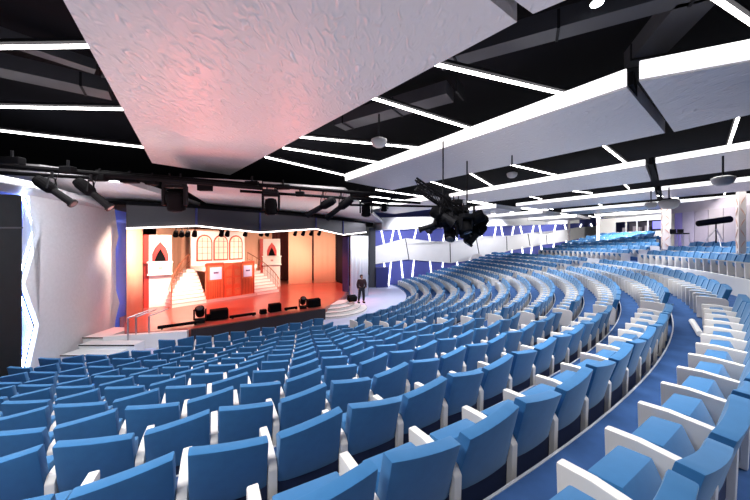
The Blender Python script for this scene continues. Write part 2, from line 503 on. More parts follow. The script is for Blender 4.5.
for i, (x, y0, x2, y1) in enumerate([(405.5, 238.5, 409, 259.5), (450, 243.5, 450.5, 262.5), (476, 237.5, 479, 253.5), (506.5, 236.5, 507, 250.5), (528, 233.5, 530, 246), (546, 234.5, 547, 244), (570, 229, 569, 240)]):
    a, b = W(x, y0, .165)-band.location, W(x2, y1, .165)-band.location
    bm = bmesh.new(); btube(bm, a, b, .05, seg=6); bobj('seam', bm, M_DUCT, band)
xs = [384, 391, 401, 414, 430, 443, 457, 470, 482, 494, 503, 512, 522, 532, 541, 554, 566, 580, 592]
def interp(L, x):
    L = sorted(L)
    for (a, ya), (b, yb) in zip(L[:-1], L[1:]):
        if a <= x <= b: return ya+(yb-ya)*(x-a)/(b-a)
    return L[-1][1]
for i, x in enumerate(xs):
    for up in (1, 0):
        sl = (2.6 if i % 2 else -2.6)*(1-.5*(x-375)/225)
        yb = interp(top, x) if up else interp(bot, x)
        x1 = x+sl*(1 if up else -1)
        yo = (231-(x-375)/225*7.5) if up else yb+(26-(x-375)/225*18)
        a, b = W(x1, yo, .05), W(x, yb, .05)
        c = (a+b)/2
        bm = bmesh.new(); btube(bm, a-c, b-c, .075, seg=6); o = bobj('wall_light_bar', bm, M_LED)
        o.location = c
        tag(o, 'slanted white light bar %s the zigzag band, %s from the stage' % ('above' if up else 'below', ordn(i+1)), 'light bar', 'white light bars on the navy side wall')
# soffit over the side wall
a, b = WA+WN*.0-WD*.3, WA+WD*26; c, d = b+WN*2.2, a+WN*2.2
zs = 1.28
o = prism('soffit', [Vector((q.x, q.y, ZC+zs+(0 if i in (0, 3) else 1.25))) for i, q in enumerate((a, b, c, d))], (0, 0, 1.1), M_WHITE); struct(o); o.name = 'trim_20'

# ------------------------------------------------------------------ left wall
M_LWALL = mat('grey_plaster', (.56, .56, .58), .55, noise=.10, nscale=9, bump=.9)
M_BLUEG = mat('blue_recess', (.09, .17, .72), .6)
L0, L1 = Vector((-10.45, 8.4, 0)), Vector((-12.05, 14.0, 0))
LD = (L1-L0).normalized(); LN = Vector((LD.y, -LD.x, 0))
def LW(px, py, off=0):
    dx = (px-375)/F; o = L0+LN*off
    den = LD.x-dx*LD.y; u = (dx*o.y-o.x)/den; Y = o.y+u*LD.y
    return Vector((dx*Y, Y, ZC+(HY-py)/F*Y))
q0, q1 = L0-LN*.2-LD*3, L1-LN*.2+LD*1.3
struct(obj('wall_left', [(q0.x, q0.y, 0), (q1.x, q1.y, 0), (q1.x, q1.y, ZC+1.88), (q0.x, q0.y, ZC+1.88)], [(0, 1, 2, 3)], M_BLUEG))
pl = empty('wall_panel', LW(80, 380)); tag(pl, 'pale grey textured wall panel with zigzag sides left of the stage', 'wall panel')
out = [(29, 192), (41, 229), (25, 284), (39, 325), (24, 395), (24, 420), (113, 420), (112, 335), (119.5, 303), (111, 270), (118.5, 236), (112, 192)]
out = [(x, y) for x, y in out]
bm = bmesh.new(); bprism(bm, [LW(x, y)-pl.location for x, y in out], -LN*.12)
bmesh.ops.triangulate(bm, faces=[f for f in bm.faces if len(f.verts) > 4]); bobj('panel', bm, M_LWALL, pl)
M_BLED = mat('blue_white_led', (.8, .9, 1), .5, emit=(.72, .84, 1), es=26)
for side, idx in ((0, [0, 1, 2, 3, 4]), (1, [11, 10, 9, 8, 7, 6])):
    bm = bmesh.new()
    q = [LW(*out[i])-pl.location-LN*.13+LD*(-.11 if side == 0 else .11) for i in idx]
    for a, b in zip(q[:-1], q[1:]): btube(bm, a, b, .03, seg=6)
    bobj('edge_light', bm, M_BLED, pl)
# black panel at the left edge
bp = empty('black_wall_panel', LW(10, 380, .2)); tag(bp, 'tall black wall panel at the left edge of the hall', 'wall panel')
Lp = [LW(-60, 195, .2), LW(22, 195, .2), LW(22, 420, .2), LW(-60, 420, .2)]
bm = bmesh.new(); bprism(bm, [p-bp.location for p in Lp], -LN*.5); bobj('panel', bm, mat('black_panel', (.008, .009, .011), .8, noise=.3, nscale=3, spec=.2), bp)
bm = bmesh.new(); bprism(bm, [p-bp.location+LN*.015 for p in (LW(-60, 227, .2), LW(22, 227, .2), LW(22, 228.5, .2), LW(-60, 228.5, .2))], LN*.01); bobj('joint', bm, M_DUCT, bp)
bx = LW(28, 325, -.3); bm = bmesh.new(); bbox(bm, bx, (.3, .2, .12)); tag(bobj('small_speaker', bm, M_BLACK), 'tiny black box fixed in the blue lit recess of the left wall', 'speaker')

# ------------------------------------------------------------------ stage
ZS = .55                                     # stage height above the front floor
M_STAGE = mat('stage_floor', (.36, .10, .075), .28, noise=.2, nscale=1.2, coat=.3)
M_CURT = mat('peach_curtain', (.95, .56, .40), .8)
A_, B_ = Vector((-9.3, 11.4, 0)), Vector((-2.85, 16.6, 0))
out = [Vector((-12.2, 14.6, 0)), Vector((-10.1, 12.1, 0)), Vector((-7.75, 12.6, 0)), B_, Vector((-2.2, 20, 0)), Vector((-2.2, 29.5, 0)), Vector((-16, 29.5, 0)), Vector((-16, 14.8, 0))]
struct(obj('floor', [p+Vector((0, 0, ZS)) for p in out]+[p for p in out], [tuple(range(8))]+[(i, (i+1) % 8, 8+(i+1) % 8, 8+i) for i in range(8)], M_STAGE))
# black apron in front of the stage
fa, fb = Vector((-7.75, 12.6, 0)), B_
d = (fb-fa).normalized(); nn = Vector((d.y, -d.x, 0))
o = prism('stage_apron', [fa+nn*.02, fb+nn*.02, fb+nn*.22, fa+nn*.22], (0, 0, ZS+.03), mat('apron_black', (.02, .013, .015), .5)); tag(o, 'black apron along the front of the stage', 'stage front')
# white front at the left of the stage
fa2, fb2 = Vector((-10.5, 11.75, 0)), Vector((-7.75, 12.5, 0)); d2 = (fb2-fa2).normalized(); n2 = Vector((d2.y, -d2.x, 0))
o = prism('stage_front_panel', [fa2, fb2, fb2+n2*.25, fa2+n2*.25], (0, 0, ZS+.02), M_WHITE); tag(o, 'white stage front panel left of the black apron', 'stage front')
st = empty('stage_steps', fa2); tag(st, 'white steps climbing to the stage beside the grey left wall', 'steps')
for i, (xa, xb, ya, yb, zz) in enumerate([(-10.95, -8.9, 11.1, 11.6, -3.74), (-11.0, -9.2, 10.5, 11.1, -3.9), (-11.3, -10.45, 11.6, 13.0, -3.62)]):
    bm = bmesh.new(); bbox(bm, ((xa+xb)/2-fa2.x, (ya+yb)/2-fa2.y, (ZC+zz)/2), (xb-xa, yb-ya, ZC+zz)); sp_ = bobj('step', bm, M_WHITE, st)
    bm = bmesh.new(); bbox(bm, ((xa+xb)/2-fa2.x, ya-fa2.y-.012, ZC+zz-.02), (xb-xa, .02, .035)); bobj('step_edge', bm, M_DARK, sp_)
# handrails
for i, (px, yb) in enumerate(((128, 338), (136, 338), (149, 336))):
    base = P(px, 0, 11.7+.15*i); base.z = .1
    e = empty('handrail', base); tag(e, ['slim handrail post at the foot of the left stage steps', 'sturdier handrail post, middle of the three by the stage', 'handrail post nearest the stage opening'][i], 'handrail', 'steel handrails beside the left stage steps')
    bm = bmesh.new(); btube(bm, (0, 0, 0), (0, 0, 1.15), .03); bobj('post', bm, M_STEEL, e)
    bm = bmesh.new(); btube(bm, (0, 0, 1.15), (.45, .5, 1.35), .025); bobj('rail', bm, M_STEEL, e)

# curtains behind the stage
def curtain(name, path, z0, z1, m, label, amp=.05, wl=.35, cat='curtain', grp=None):
    V, Fc = [], []; pts = []
    for a, b in zip(path[:-1], path[1:]):
        a, b = Vector(a), Vector(b); L = (b-a).length; n = max(2, int(L/.05)); dd = (b-a)/n; nr = Vector((dd.y, -dd.x)).normalized()
        for i in range(n+(1 if b == Vector(path[-1]) else 0)):
            q = a+dd*i; u = L*i/n
            pts.append(q+nr*amp*math.sin(2*PI*u/wl))
    for q in pts:
        V += [(q.x, q.y, z0), (q.x, q.y, z1)]
    for i in range(len(pts)-1):
        Fc.append((2*i, 2*i+2, 2*i+3, 2*i+1))
    o = obj(name, V, Fc, m, smooth=True)
    sm = o.modifiers.new('thickness', 'SOLIDIFY'); sm.thickness = .02
    tag(o, label, cat, grp); return o
G = 'peach backdrop flats around the stage'
curtain('backdrop_curtain', [(-11.35, 13.7), (-12.12, 15.62)], ZS, ZC+1.0, M_CURT, 'peach lit backdrop flat at the left end of the stage', .012, .5, grp=G)
curtain('backdrop_curtain', [(-14.0, 19.2), (-14.1, 21.8), (-12.5, 24.0)], ZS, ZC+1.1, M_CURT, 'peach lit backdrop behind the left curved stairs', .012, .5, grp=G)
curtain('backdrop_curtain', [(-12.2, 24.3), (-9.0, 26.2)], ZS, ZC+1.3, M_CURT, 'peach lit backdrop behind the right stairs and white arched tower', .012, .5, grp=G)
curtain('backdrop_curtain', [(-7.7, 26.7), (-5.75, 27.4)], ZS, ZC+1.2, M_CURT, 'peach lit backdrop flat right of the white arched tower', .012, .5, grp=G)
curtain('backdrop_curtain', [(-5.6, 27.45), (-3.7, 28.1)], ZS, ZC+1.2, M_CURT, 'rightmost peach lit backdrop flat beside the black wing', .012, .5, grp=G)
curtain('wing_curtain', [(-16, 13.9), (-16, 29.4), (-3.5, 29.4)], ZS, ZC+1.8, mat('wine_curtain', (.10, .02, .02), .9), 'dark wine red curtain behind the backdrop flats', .05, .4)
curtain('wing_curtain', [(-3.6, 28.3), (-1.9, 25.0)], ZS, ZC+1.4, mat('black_curtain', (.012, .008, .02), .9), 'black curtain in the right stage wing', .06, .4)
curtain('side_curtain', [(-1.85, 22.4), (-.95, 23.2), (-.55, 24.2)], 0, ZC+.6, mat('white_curtain', (.74, .74, .77), .8), 'tall pale grey curtain at the right end of the stage', .07, .38)
o = prism('navy_pillar', [Vector((-2.45, 22.6, ZS)), Vector((-2.0, 22.3, ZS)), Vector((-1.95, 22.5, ZS)), Vector((-2.4, 22.8, ZS))], (0, 0, 4.1), mat('navy_paint', (.03, .035, .16), .6)); tag(o, 'narrow navy pillar left of the pale grey curtain', 'pillar')
o = prism('dark_pillar', [Vector((-.55, 28.3, 0)), Vector((.05, 28.4, 0)), Vector((0, 28.9, 0)), Vector((-.6, 28.8, 0))], (0, 0, ZC+1.5), mat('slate', (.05, .055, .07), .6)); tag(o, 'dark grey pillar right of the pale grey curtain', 'pillar')
o = prism('navy_cabinet', [Vector((.1, 28.2, 0)), Vector((1.25, 28.5, 0)), Vector((1.15, 29.2, 0)), Vector((0, 28.9, 0))], (0, 0, 1.9), mat('navy_cab', (.02, .025, .14), .5)); tag(o, 'navy cabinet standing against the wall right of the dark pillar', 'cabinet')

# header beam with zigzag lit edge
hp = [(-40, 12.0, .95), (126.5, 12.4, .66), (196.5, 13.6, .83), (260, 15.6, .61), (316, 18.6, .94), (343, 21.2, .65), (366, 24.2, .95)]
hd = empty('stage_header', P(196.5, 225, 13.6)); tag(hd, 'charcoal zigzag header beam above the stage with a glowing lower edge', 'header beam')
pt = [Vector(((px-375)/F*Y, Y, ZC+zb)) for px, Y, zb in hp][1:]
for a, b in zip(pt[:-1], pt[1:]):
    bm = bmesh.new(); ta = Vector((a.x, a.y, ZC+1.6)); tb = Vector((b.x, b.y, ZC+1.6))
    bprism(bm, [a-hd.location, b-hd.location, tb-hd.location, ta-hd.location], Vector((-.25, .3, 0)))
    bobj('header_board', bm, mat('charcoal', (.04, .036, .042), .6), hd)
for a in pt[1:-1]:
    bm = bmesh.new(); btube(bm, a-hd.location+Vector((.02, -.04, .03)), Vector((a.x+.02, a.y-.04, ZC+1.6))-hd.location, .05, seg=6); bobj('divider', bm, mat('navy_paint', (.03, .035, .16), .6), hd)
bm = bmesh.new()
for a, b in zip(pt[:-1], pt[1:]): btube(bm, a-hd.location+Vector((.03, -.05, -.03)), b-hd.location+Vector((.03, -.05, -.03)), .03, seg=6)
bobj('edge_light', bm, mat('warm_strip', (1, 1, 1), .5, emit=(1, .9, .85), es=4), hd)
o = prism('soffit', [pt[0]+Vector((0, 0, 1.6-.66)), *[Vector((p.x, p.y, ZC+1.6)) for p in pt[1:]], Vector((-2.5, 25.5, ZC+1.6)), Vector((-16, 25.5, ZC+1.6)), Vector((-16, 12.4, ZC+1.6))], (0, 0, .15), M_BLACK)
bm_ = o.data; o.name = 'trim_21'; struct(o)
o.name = 'trim_21'
# stage border lamps under the header
bl = []
for i, (px, Y) in enumerate([(176, 13.9), (182, 14), (188, 14.1), (195, 14.2), (222, 15), (228, 15.2), (246, 15.8), (262, 16.5), (268, 16.7), (296, 18.2), (304, 18.6), (312, 19), (320, 19.6)]):
    e = empty('border_lamp', P(px, 231.5, Y)); tag(e, 'small black stage lamp under the header, %s from the left' % ordn(i+1), 'stage lamp', 'small lamps hanging under the stage header')
    bm = bmesh.new(); btube(bm, (0, 0, 0), (-.12, .15, -.2), .09, .12); bobj('lamp_body', bm, M_BLACK, e)
    bm = bmesh.new(); btube(bm, (0, 0, .05), (0, 0, .35), .02, seg=6); bobj('bracket', bm, M_DARK, e)

# ---- set: doors, windows, stairs
O_ = Vector((-10.35, 18.4, ZS)); E_ = Vector((.59, .807, 0)).normalized(); N_ = Vector((.807, -.59, 0)).normalized()
M_SET = mat('set_white', (.85, .80, .78), .6)
M_WOOD = mat('orange_wood', (.62, .13, .05), .45, noise=.25, nscale=6)
M_WOOD2 = mat('dark_orange_wood', (.42, .06, .025), .5)
M_SIGN = mat('lavender_sign', (.62, .55, .78), .6)
M_PANE = mat('pink_pane', (.95, .66, .55), .4, emit=(1, .5, .36), es=.15)
def q(e, n, z): return E_*e+N_*n+Vector((0, 0, z))
def qbox(bm, e0, e1, n0, n1, z0, z1): bprism(bm, [q(e0, n0, z0), q(e1, n0, z0), q(e1, n1, z0), q(e0, n1, z0)], (0, 0, z1-z0))
fc = empty('set_facade', O_); tag(fc, 'orange wooden stage facade with double door and two lavender notices', 'stage set')
bm = bmesh.new(); qbox(bm, 0, 3.2, -.15, 0, .12, 2.35); bobj('wooden_wall', bm, M_WOOD, fc)
bm = bmesh.new(); qbox(bm, -.05, 3.3, -.2, .25, 0, .14); bobj('plinth', bm, mat('pink_plinth', (.6, .4, .38), .5), fc)
bm = bmesh.new(); qbox(bm, 0, 1.05, 0, .06, 2.27, 2.4); qbox(bm, 2.3, 3.2, 0, .06, 2.27, 2.4); qbox(bm, 0, .06, 0, .05, .14, 2.3); qbox(bm, 1.02, 1.08, 0, .05, .14, 2.3); qbox(bm, 2.22, 2.28, 0, .05, .14, 2.3); qbox(bm, 3.14, 3.2, 0, .05, .14, 2.3); bobj('door_frame', bm, M_WOOD2, fc)
for k in range(2):
    bm = bmesh.new(); e0 = 1.1+k*.56
    n = 12; pts = [q(e0, 0, .14), q(e0+.54, 0, .14)]
    for i in range(7):
        x = e0+.54-.54*i/6; cxm = 1.65
        pts.append(q(x, 0, 1.75+.45*math.sqrt(max(0, 1-((x-cxm)/.56)**2))))
    bprism(bm, pts, N_*.07); bobj('door_leaf', bm, mat('door_red', (.66, .085, .03), .4, noise=.2, nscale=4), fc)
    for zz in (.25, .95, 1.5):
        bm = bmesh.new(); qbox(bm, e0+.1, e0+.44, .07, .1, zz, zz+.42); bobj('door_panel_moulding', bm, M_WOOD, fc)
for e0, e1 in ((.2, .92), (2.4, 3.0)):
    bm = bmesh.new(); qbox(bm, e0, e1, .02, .07, 1.35, 2.12); s_ = bobj('notice', bm, M_SIGN, fc); tag(s_, 'lavender notice with dark writing')
    bm = bmesh.new(); m_ = (e0+e1)/2
    for i in range(5):
        w = .045; x = m_-.14+.06*i
        qbox(bm, x, x+w, .072, .085, 1.72+.0*(i % 2), 1.83-.02*(i % 2))
    bobj('lettering', bm, mat('ink', (.06, .02, .12), .6), s_)
bm = bmesh.new()
for i in range(8):
    for base in (.1, 2.32):
        x = base+i*.11
        qbox(bm, x, x+.035, .0, .045, .2, 1.25)
bobj('slats', bm, M_WOOD2, fc)
# window wall
ww = empty('set_window_wall', O_); tag(ww, 'white stage wall with three arched windows above the wooden doors', 'stage set')
bm = bmesh.new(); qbox(bm, -.15, 3.5, -1.9, -1.7, 1.9, 4.45); qbox(bm, -.15, 3.5, -1.72, -.1, 1.9, 2.15); bobj('white_wall', bm, M_SET, ww)
for i in range(3):
    e0 = .15+i*1.08; e1 = e0+1.0
    def arch(a, b, z0, zs_, n_):
        c, rr = (a+b)/2, (b-a)/2
        return [q(a, n_, z0), q(b, n_, z0)]+[q(c+rr*math.cos(PI*t/10), n_, zs_+rr*1.1*math.sin(PI*t/10)) for t in range(11)]
    bm = bmesh.new(); bprism(bm, arch(e0, e1, 2.45, 3.65, -1.69), N_*.05); f_ = bobj('window_frame', bm, M_WOOD2, ww)
    bm = bmesh.new(); bprism(bm, arch(e0+.08, e1-.08, 2.54, 3.65, -1.64), N_*.02); bobj('window_pane', bm, M_PANE, f_)
    bm = bmesh.new(); c = (e0+e1)/2
    for x in (c-.17, c+.17): qbox(bm, x-.012, x+.012, -1.62, -1.6, 2.54, 4.0)
    for z in (2.95, 3.35, 3.75): qbox(bm, e0+.1, e1-.1, -1.62, -1.6, z, z+.025)
    bobj('glazing_bar', bm, M_WOOD2, f_)
# stairs
for side in (0, 1):
    e = empty('set_staircase', O_); tag(e, ['white stepped stage staircase left of the wooden doors', 'white stage staircase right of the wooden doors'][side], 'staircase', 'white stage staircases')
    for i in range(10):
        bm = bmesh.new(); L = 1.9-.02*i-.014*i*i
        n1 = .15-.16*i
        if side == 0: qbox(bm, -L, -.02, -1.8, n1, .2*i, .2*(i+1)-.02)
        else: qbox(bm, 3.22, 3.25+L, -1.8, n1, .2*i, .2*(i+1)-.02)
        stp = bobj('step', bm, M_SET, e)
        bm = bmesh.new()
        if side == 0: qbox(bm, -L-.02, -.02, -1.8, n1+.02, .2*(i+1)-.025, .2*(i+1))
        else: qbox(bm, 3.22, 3.27+L, -1.8, n1+.02, .2*(i+1)-.025, .2*(i+1))
        bobj('step_edge', bm, mat('step_edge_pink', (.62, .42, .40), .6), stp)  # dusty pink edging on each tread
    bm = bmesh.new(); prev = None
    for i in range(11):
        L = 1.9-.02*i-.014*i*i; n1 = .1-.16*i
        b = q(-L, n1, .2*i) if side == 0 else q(3.3+L, n1, .2*i)
        t = b+Vector((0, 0, .95))
        btube(bm, b, t, .012, seg=6)
        if prev: btube(bm, prev, t, .03, seg=6); btube(bm, prev-Vector((0, 0, .45)), t-Vector((0, 0, .45)), .01, seg=6)
        prev = t
    bobj('railing', bm, mat('rail_brown', (.35, .1, .05), .5), e)
# arched towers
def tower(base, ang, label, w=1.05, h=4.1, s=1):
    e = empty('puppet_tower', base, ang); tag(e, label, 'stage set', 'white arched stage towers')
    bm = bmesh.new(); bbox(bm, (0, .25, h/2), (w, .5, h)); bobj('tower_body', bm, M_SET, e)
    bm = bmesh.new(); bbox(bm, (-w/2-.12, .3, h/2), (.24, .6, h)); bobj('red_side', bm, mat('set_red', (.55, .03, .02), .5), e)
    pts = [Vector((-.38, -.01, 2.6)), Vector((.38, -.01, 2.6)), Vector((.38, -.01, 3.0)), Vector((.26, -.01, 3.35)), Vector((0, -.01, 3.7)), Vector((-.26, -.01, 3.35)), Vector((-.38, -.01, 3.0))]
    bm = bmesh.new(); bprism(bm, pts, (0, -.03, 0)); a_ = bobj('red_drapes', bm, mat('arch_red', (.6, .02, .02), .5), e)
    pts = [Vector((-.28, -.045, 2.6)), Vector((.28, -.045, 2.6)), Vector((.17, -.045, 2.95)), Vector((0, -.045, 3.3)), Vector((-.17, -.045, 2.95))]
    bm = bmesh.new(); bprism(bm, pts, (0, -.02, 0)); bobj('dark_opening', bm, M_BLACK, a_)  # black sheet standing in for the dark inside the arch opening
    bm = bmesh.new(); bbox(bm, (0, -.12, 2.2), (w*1.05, .3, .62)); bbox(bm, (0, -.15, 2.55), (w*1.15, .4, .07)); bbox(bm, (0, -.15, 1.86), (w*1.12, .36, .07)); b_ = bobj('balcony_box', bm, M_SET, e)
    bm = bmesh.new(); bbox(bm, (0, -.285, 2.22), (.2, .02, .14)); bobj('emblem', bm, mat('dusty_rose', (.6, .3, .28), .5), b_)
tower(Vector((-12.3, 17.2, ZS)), math.radians(35), 'white arched stage tower with red side, left of the stairs')
tower(Vector((-8.6, 25.0, ZS)), math.radians(22), 'white arched stage tower right of the stairs', 1.35, 4.0)

# gear on the stage edge
def monitor(px, Yd, w, h, dp, label):
    base = P(px, 0, Yd); base.z = ZS+.03
    e = empty('stage_monitor', base, math.radians(38)); tag(e, label, 'speaker', 'black stage monitors along the stage edge')
    bm = bmesh.new(); bprism(bm, [Vector((-w/2, 0, 0)), Vector((-w/2, dp, 0)), Vector((-w/2, dp*.75, h)), Vector((-w/2, dp*.1, h*.9))], (w, 0, 0)); bobj('cabinet', bm, M_BLACK, e)
    bm = bmesh.new(); bbox(bm, (0, dp*.9, h*.45), (w*.9, .03, h*.7)); bobj('grille', bm, M_DARK, e)
monitor(220, 14.1, .75, .48, .45, 'black box monitor beside the left round lamp on the stage edge')
monitor(276, 15.7, .6, .42, .4, 'black box monitor on the middle of the stage edge')
monitor(264, 15.2, .3, .22, .3, 'small black box left of the middle monitor')
monitor(315, 16.9, .75, .45, .4, 'black box monitor at the right end of the stage edge')
monitor(209, 13.9, .25, .28, .25, 'small black box between round lamp and left monitor')
for px, Yd, w, lb in ((179, 12.9, 1.5, 'low black light bar at the left of the stage edge'), (243, 14.6, 1.2, 'low black light bar between the left and middle monitors'), (291, 16.2, .7, 'low black light bar right of the middle monitor')):
    base = P(px, 0, Yd); base.z = ZS+.03
    e = empty('floor_light_bar', base, math.radians(38)); tag(e, lb, 'light bar', 'low light bars on the stage edge')
    bm = bmesh.new(); bbox(bm, (0, 0, .09), (w, .14, .12), bev=.02); bobj('bar_body', bm, M_BLACK, e)
    bm = bmesh.new(); bbox(bm, (-w*.4, 0, .02), (.08, .2, .04)); bbox(bm, (w*.4, 0, .02), (.08, .2, .04)); bobj('bracket', bm, M_DARK, e)

def moving_head(loc, hang, label, sc=1, tilt=.5, rz=0, grp='moving head lamps'):
    e = empty('moving_head', loc, rz); tag(e, label, 'stage light', grp)
    sg = -1 if hang else 1
    bm = bmesh.new(); bbox(bm, (0, 0, sg*.06*sc), (.36*sc, .3*sc, .12*sc), bev=.015*sc); bobj('lamp_base', bm, M_DARK, e)
    bm = bmesh.new()
    for x in (-.2, .2): bbox(bm, (x*sc, 0, sg*.32*sc), (.05*sc, .14*sc, .42*sc), bev=.01*sc)
    bbox(bm, (0, 0, sg*.14*sc), (.42*sc, .16*sc, .05*sc)); bobj('yoke', bm, M_DARK, e)
    bm = bmesh.new(); vs = lathe(bm, [(.07*sc, -.2*sc), (.14*sc, -.17*sc), (.16*sc, -.05*sc), (.155*sc, .1*sc), (.17*sc, .14*sc), (.165*sc, .2*sc)])
    bmesh.ops.transform(bm, matrix=Matrix.Translation((0, 0, sg*.42*sc)) @ Matrix.Rotation(PI+tilt if hang else tilt, 4, 'X'), verts=vs)
    hdn = bobj('lamp_head', bm, M_BLACK, e, True)
    bm = bmesh.new(); vs = lathe(bm, [(.13*sc, .2*sc), (.12*sc, .225*sc), (.06*sc, .24*sc)])
    bmesh.ops.transform(bm, matrix=Matrix.Translation((0, 0, sg*.42*sc)) @ Matrix.Rotation(PI+tilt if hang else tilt, 4, 'X'), verts=vs)
    bobj('lens', bm, mat('lens_glass', (.05, .045, .05), .15), hdn, True)
    if hang:
        bm = bmesh.new(); btube(bm, (-.1*sc, 0, 0), (-.1*sc, 0, .14*sc), .02*sc, seg=6); btube(bm, (.1*sc, 0, 0), (.1*sc, 0, .14*sc), .02*sc, seg=6); bobj('clamp', bm, M_DARK, e)
b1 = P(200, 0, 13.6); b1.z = ZS+.03
moving_head(b1, False, 'moving head lamp standing on the stage edge, left one', 1.15, .6, .4, 'moving head lamps on the stage edge')
b1 = P(303, 0, 16.5); b1.z = ZS+.03
moving_head(b1, False, 'moving head lamp standing on the stage edge, right one', 1.0, .6, .4, 'moving head lamps on the stage edge')

# curved white steps at the right end of the stage
cs = empty('curved_steps', (-3.0, 18.9, 0)); tag(cs, 'curved white steps at the right end of the stage', 'steps')
for i, rr in enumerate((2.5, 2.1, 1.7, 1.3)):
    bm = bmesh.new(); pts = [Vector((0, 0, .135*i))]+[Vector((rr*math.cos(a), rr*math.sin(a), .135*i)) for a in [math.radians(-88+t*11) for t in range(11)]]
    bprism(bm, pts, (0, 0, .13)); sp = bobj('step', bm, M_WHITE, cs)
    V = []; 
    bm = bmesh.new()
    for a in range(10):
        a0, a1 = math.radians(-88+a*11), math.radians(-77+a*11)
        btube(bm, (rr*math.cos(a0), rr*math.sin(a0), .135*i+.12), (rr*math.cos(a1), rr*math.sin(a1), .135*i+.12), .012, seg=5)
    bobj('step_edge', bm, M_DUCT, sp)
base = Vector((-1.35, 19.5, .0)); 
e = empty('floor_monitor', Vector((-1.45, 19.0, .53)), .5); tag(e, 'black wedge beside the person on the white steps', 'speaker')
bm = bmesh.new(); bbox(bm, (0, 0, .16), (.55, .4, .32), Matrix.Rotation(.3, 4, 'X'), bev=.03); bobj('cabinet', bm, M_BLACK, e)
bm = bmesh.new(); bbox(bm, (0, -.22, .2), (.45, .02, .22)); bobj('grille', bm, M_DARK, e)

# ------------------------------------------------------------------ person at the steps
def skin(name, verts, edges, rad, m, parent, lv=2):
    me = bpy.data.meshes.new(name); me.from_pydata(verts, edges, []); me.materials.append(m)
    o = bpy.data.objects.new(name, me); COL.objects.link(o); o.parent = parent
    md = o.modifiers.new('skin', 'SKIN'); md.use_smooth_shade = True
    for i, r in enumerate(rad): me.skin_vertices[0].data[i].radius = r if isinstance(r, tuple) else (r, r)
    me.skin_vertices[0].data[0].use_root = True
    s = o.modifiers.new('sub', 'SUBSURF'); s.levels = lv; s.render_levels = lv
    return o
pe = empty('person', Vector((-.84, 18.9, .42)), .35); tag(pe, 'person in dark clothes standing on the white steps by the stage', 'person')
sk = mat('skin_tone', (.5, .28, .2), .6); cl = mat('dark_clothes', (.02, .018, .028), .8); red = mat('red_shirt', (.05, .018, .022), .8)
body_v = [(0, 0, .95), (0, .0, 1.15), (0, -.01, 1.38), (0, -.01, 1.5), (0, -.02, 1.6), (0, -.03, 1.72),
          (.2, 0, 1.42), (.27, -.02, 1.15), (.2, -.2, .98), (.16, -.27, .96), (-.2, 0, 1.42), (-.27, -.01, 1.15), (-.25, -.12, .92), (-.24, -.16, .85),
          (.1, 0, .9), (.12, -.03, .5), (.13, 0, .1), (.14, -.1, .04), (-.1, 0, .9), (-.14, .02, .5), (-.19, .06, .1), (-.2, -.05, .04)]
body_e = [(0, 1), (1, 2), (2, 3), (3, 4), (4, 5), (2, 6), (6, 7), (7, 8), (8, 9), (2, 10), (10, 11), (11, 12), (12, 13), (0, 14), (14, 15), (15, 16), (16, 17), (0, 18), (18, 19), (19, 20), (20, 21)]
body_r = [.12, .12, .13, .05, .075, .08, .055, .042, .035, .04, .055, .042, .035, .04, .085, .055, .038, .035, .085, .055, .038, .035]
skin('body', body_v, body_e, body_r, sk, pe)
up = [0, 1, 2, 6, 7, 8, 10, 11, 12]
def sub(idx, grow):
    mp = {v: i for i, v in enumerate(idx)}
    return [body_v[i] for i in idx], [(mp[a], mp[b]) for a, b in body_e if a in mp and b in mp], [body_r[i]+grow for i in idx]
skin('jacket', *sub(up, .045), red, pe); skin('trousers', *sub([0, 14, 15, 16, 18, 19, 20], .035), cl, pe)
skin('hair', [(0, .02, 1.68), (0, .01, 1.78), (0, .06, 1.66)], [(0, 1), (0, 2)], [.085, .07, .06], mat('hair_dark', (.02, .012, .01), .7), pe)
for sx in (16, 20):
    v = body_v[sx]; bm = bmesh.new(); bbox(bm, (v[0], v[1]-.06, .045), (.11, .28, .09), bev=.02); bobj('shoe', bm, M_BLACK, pe)

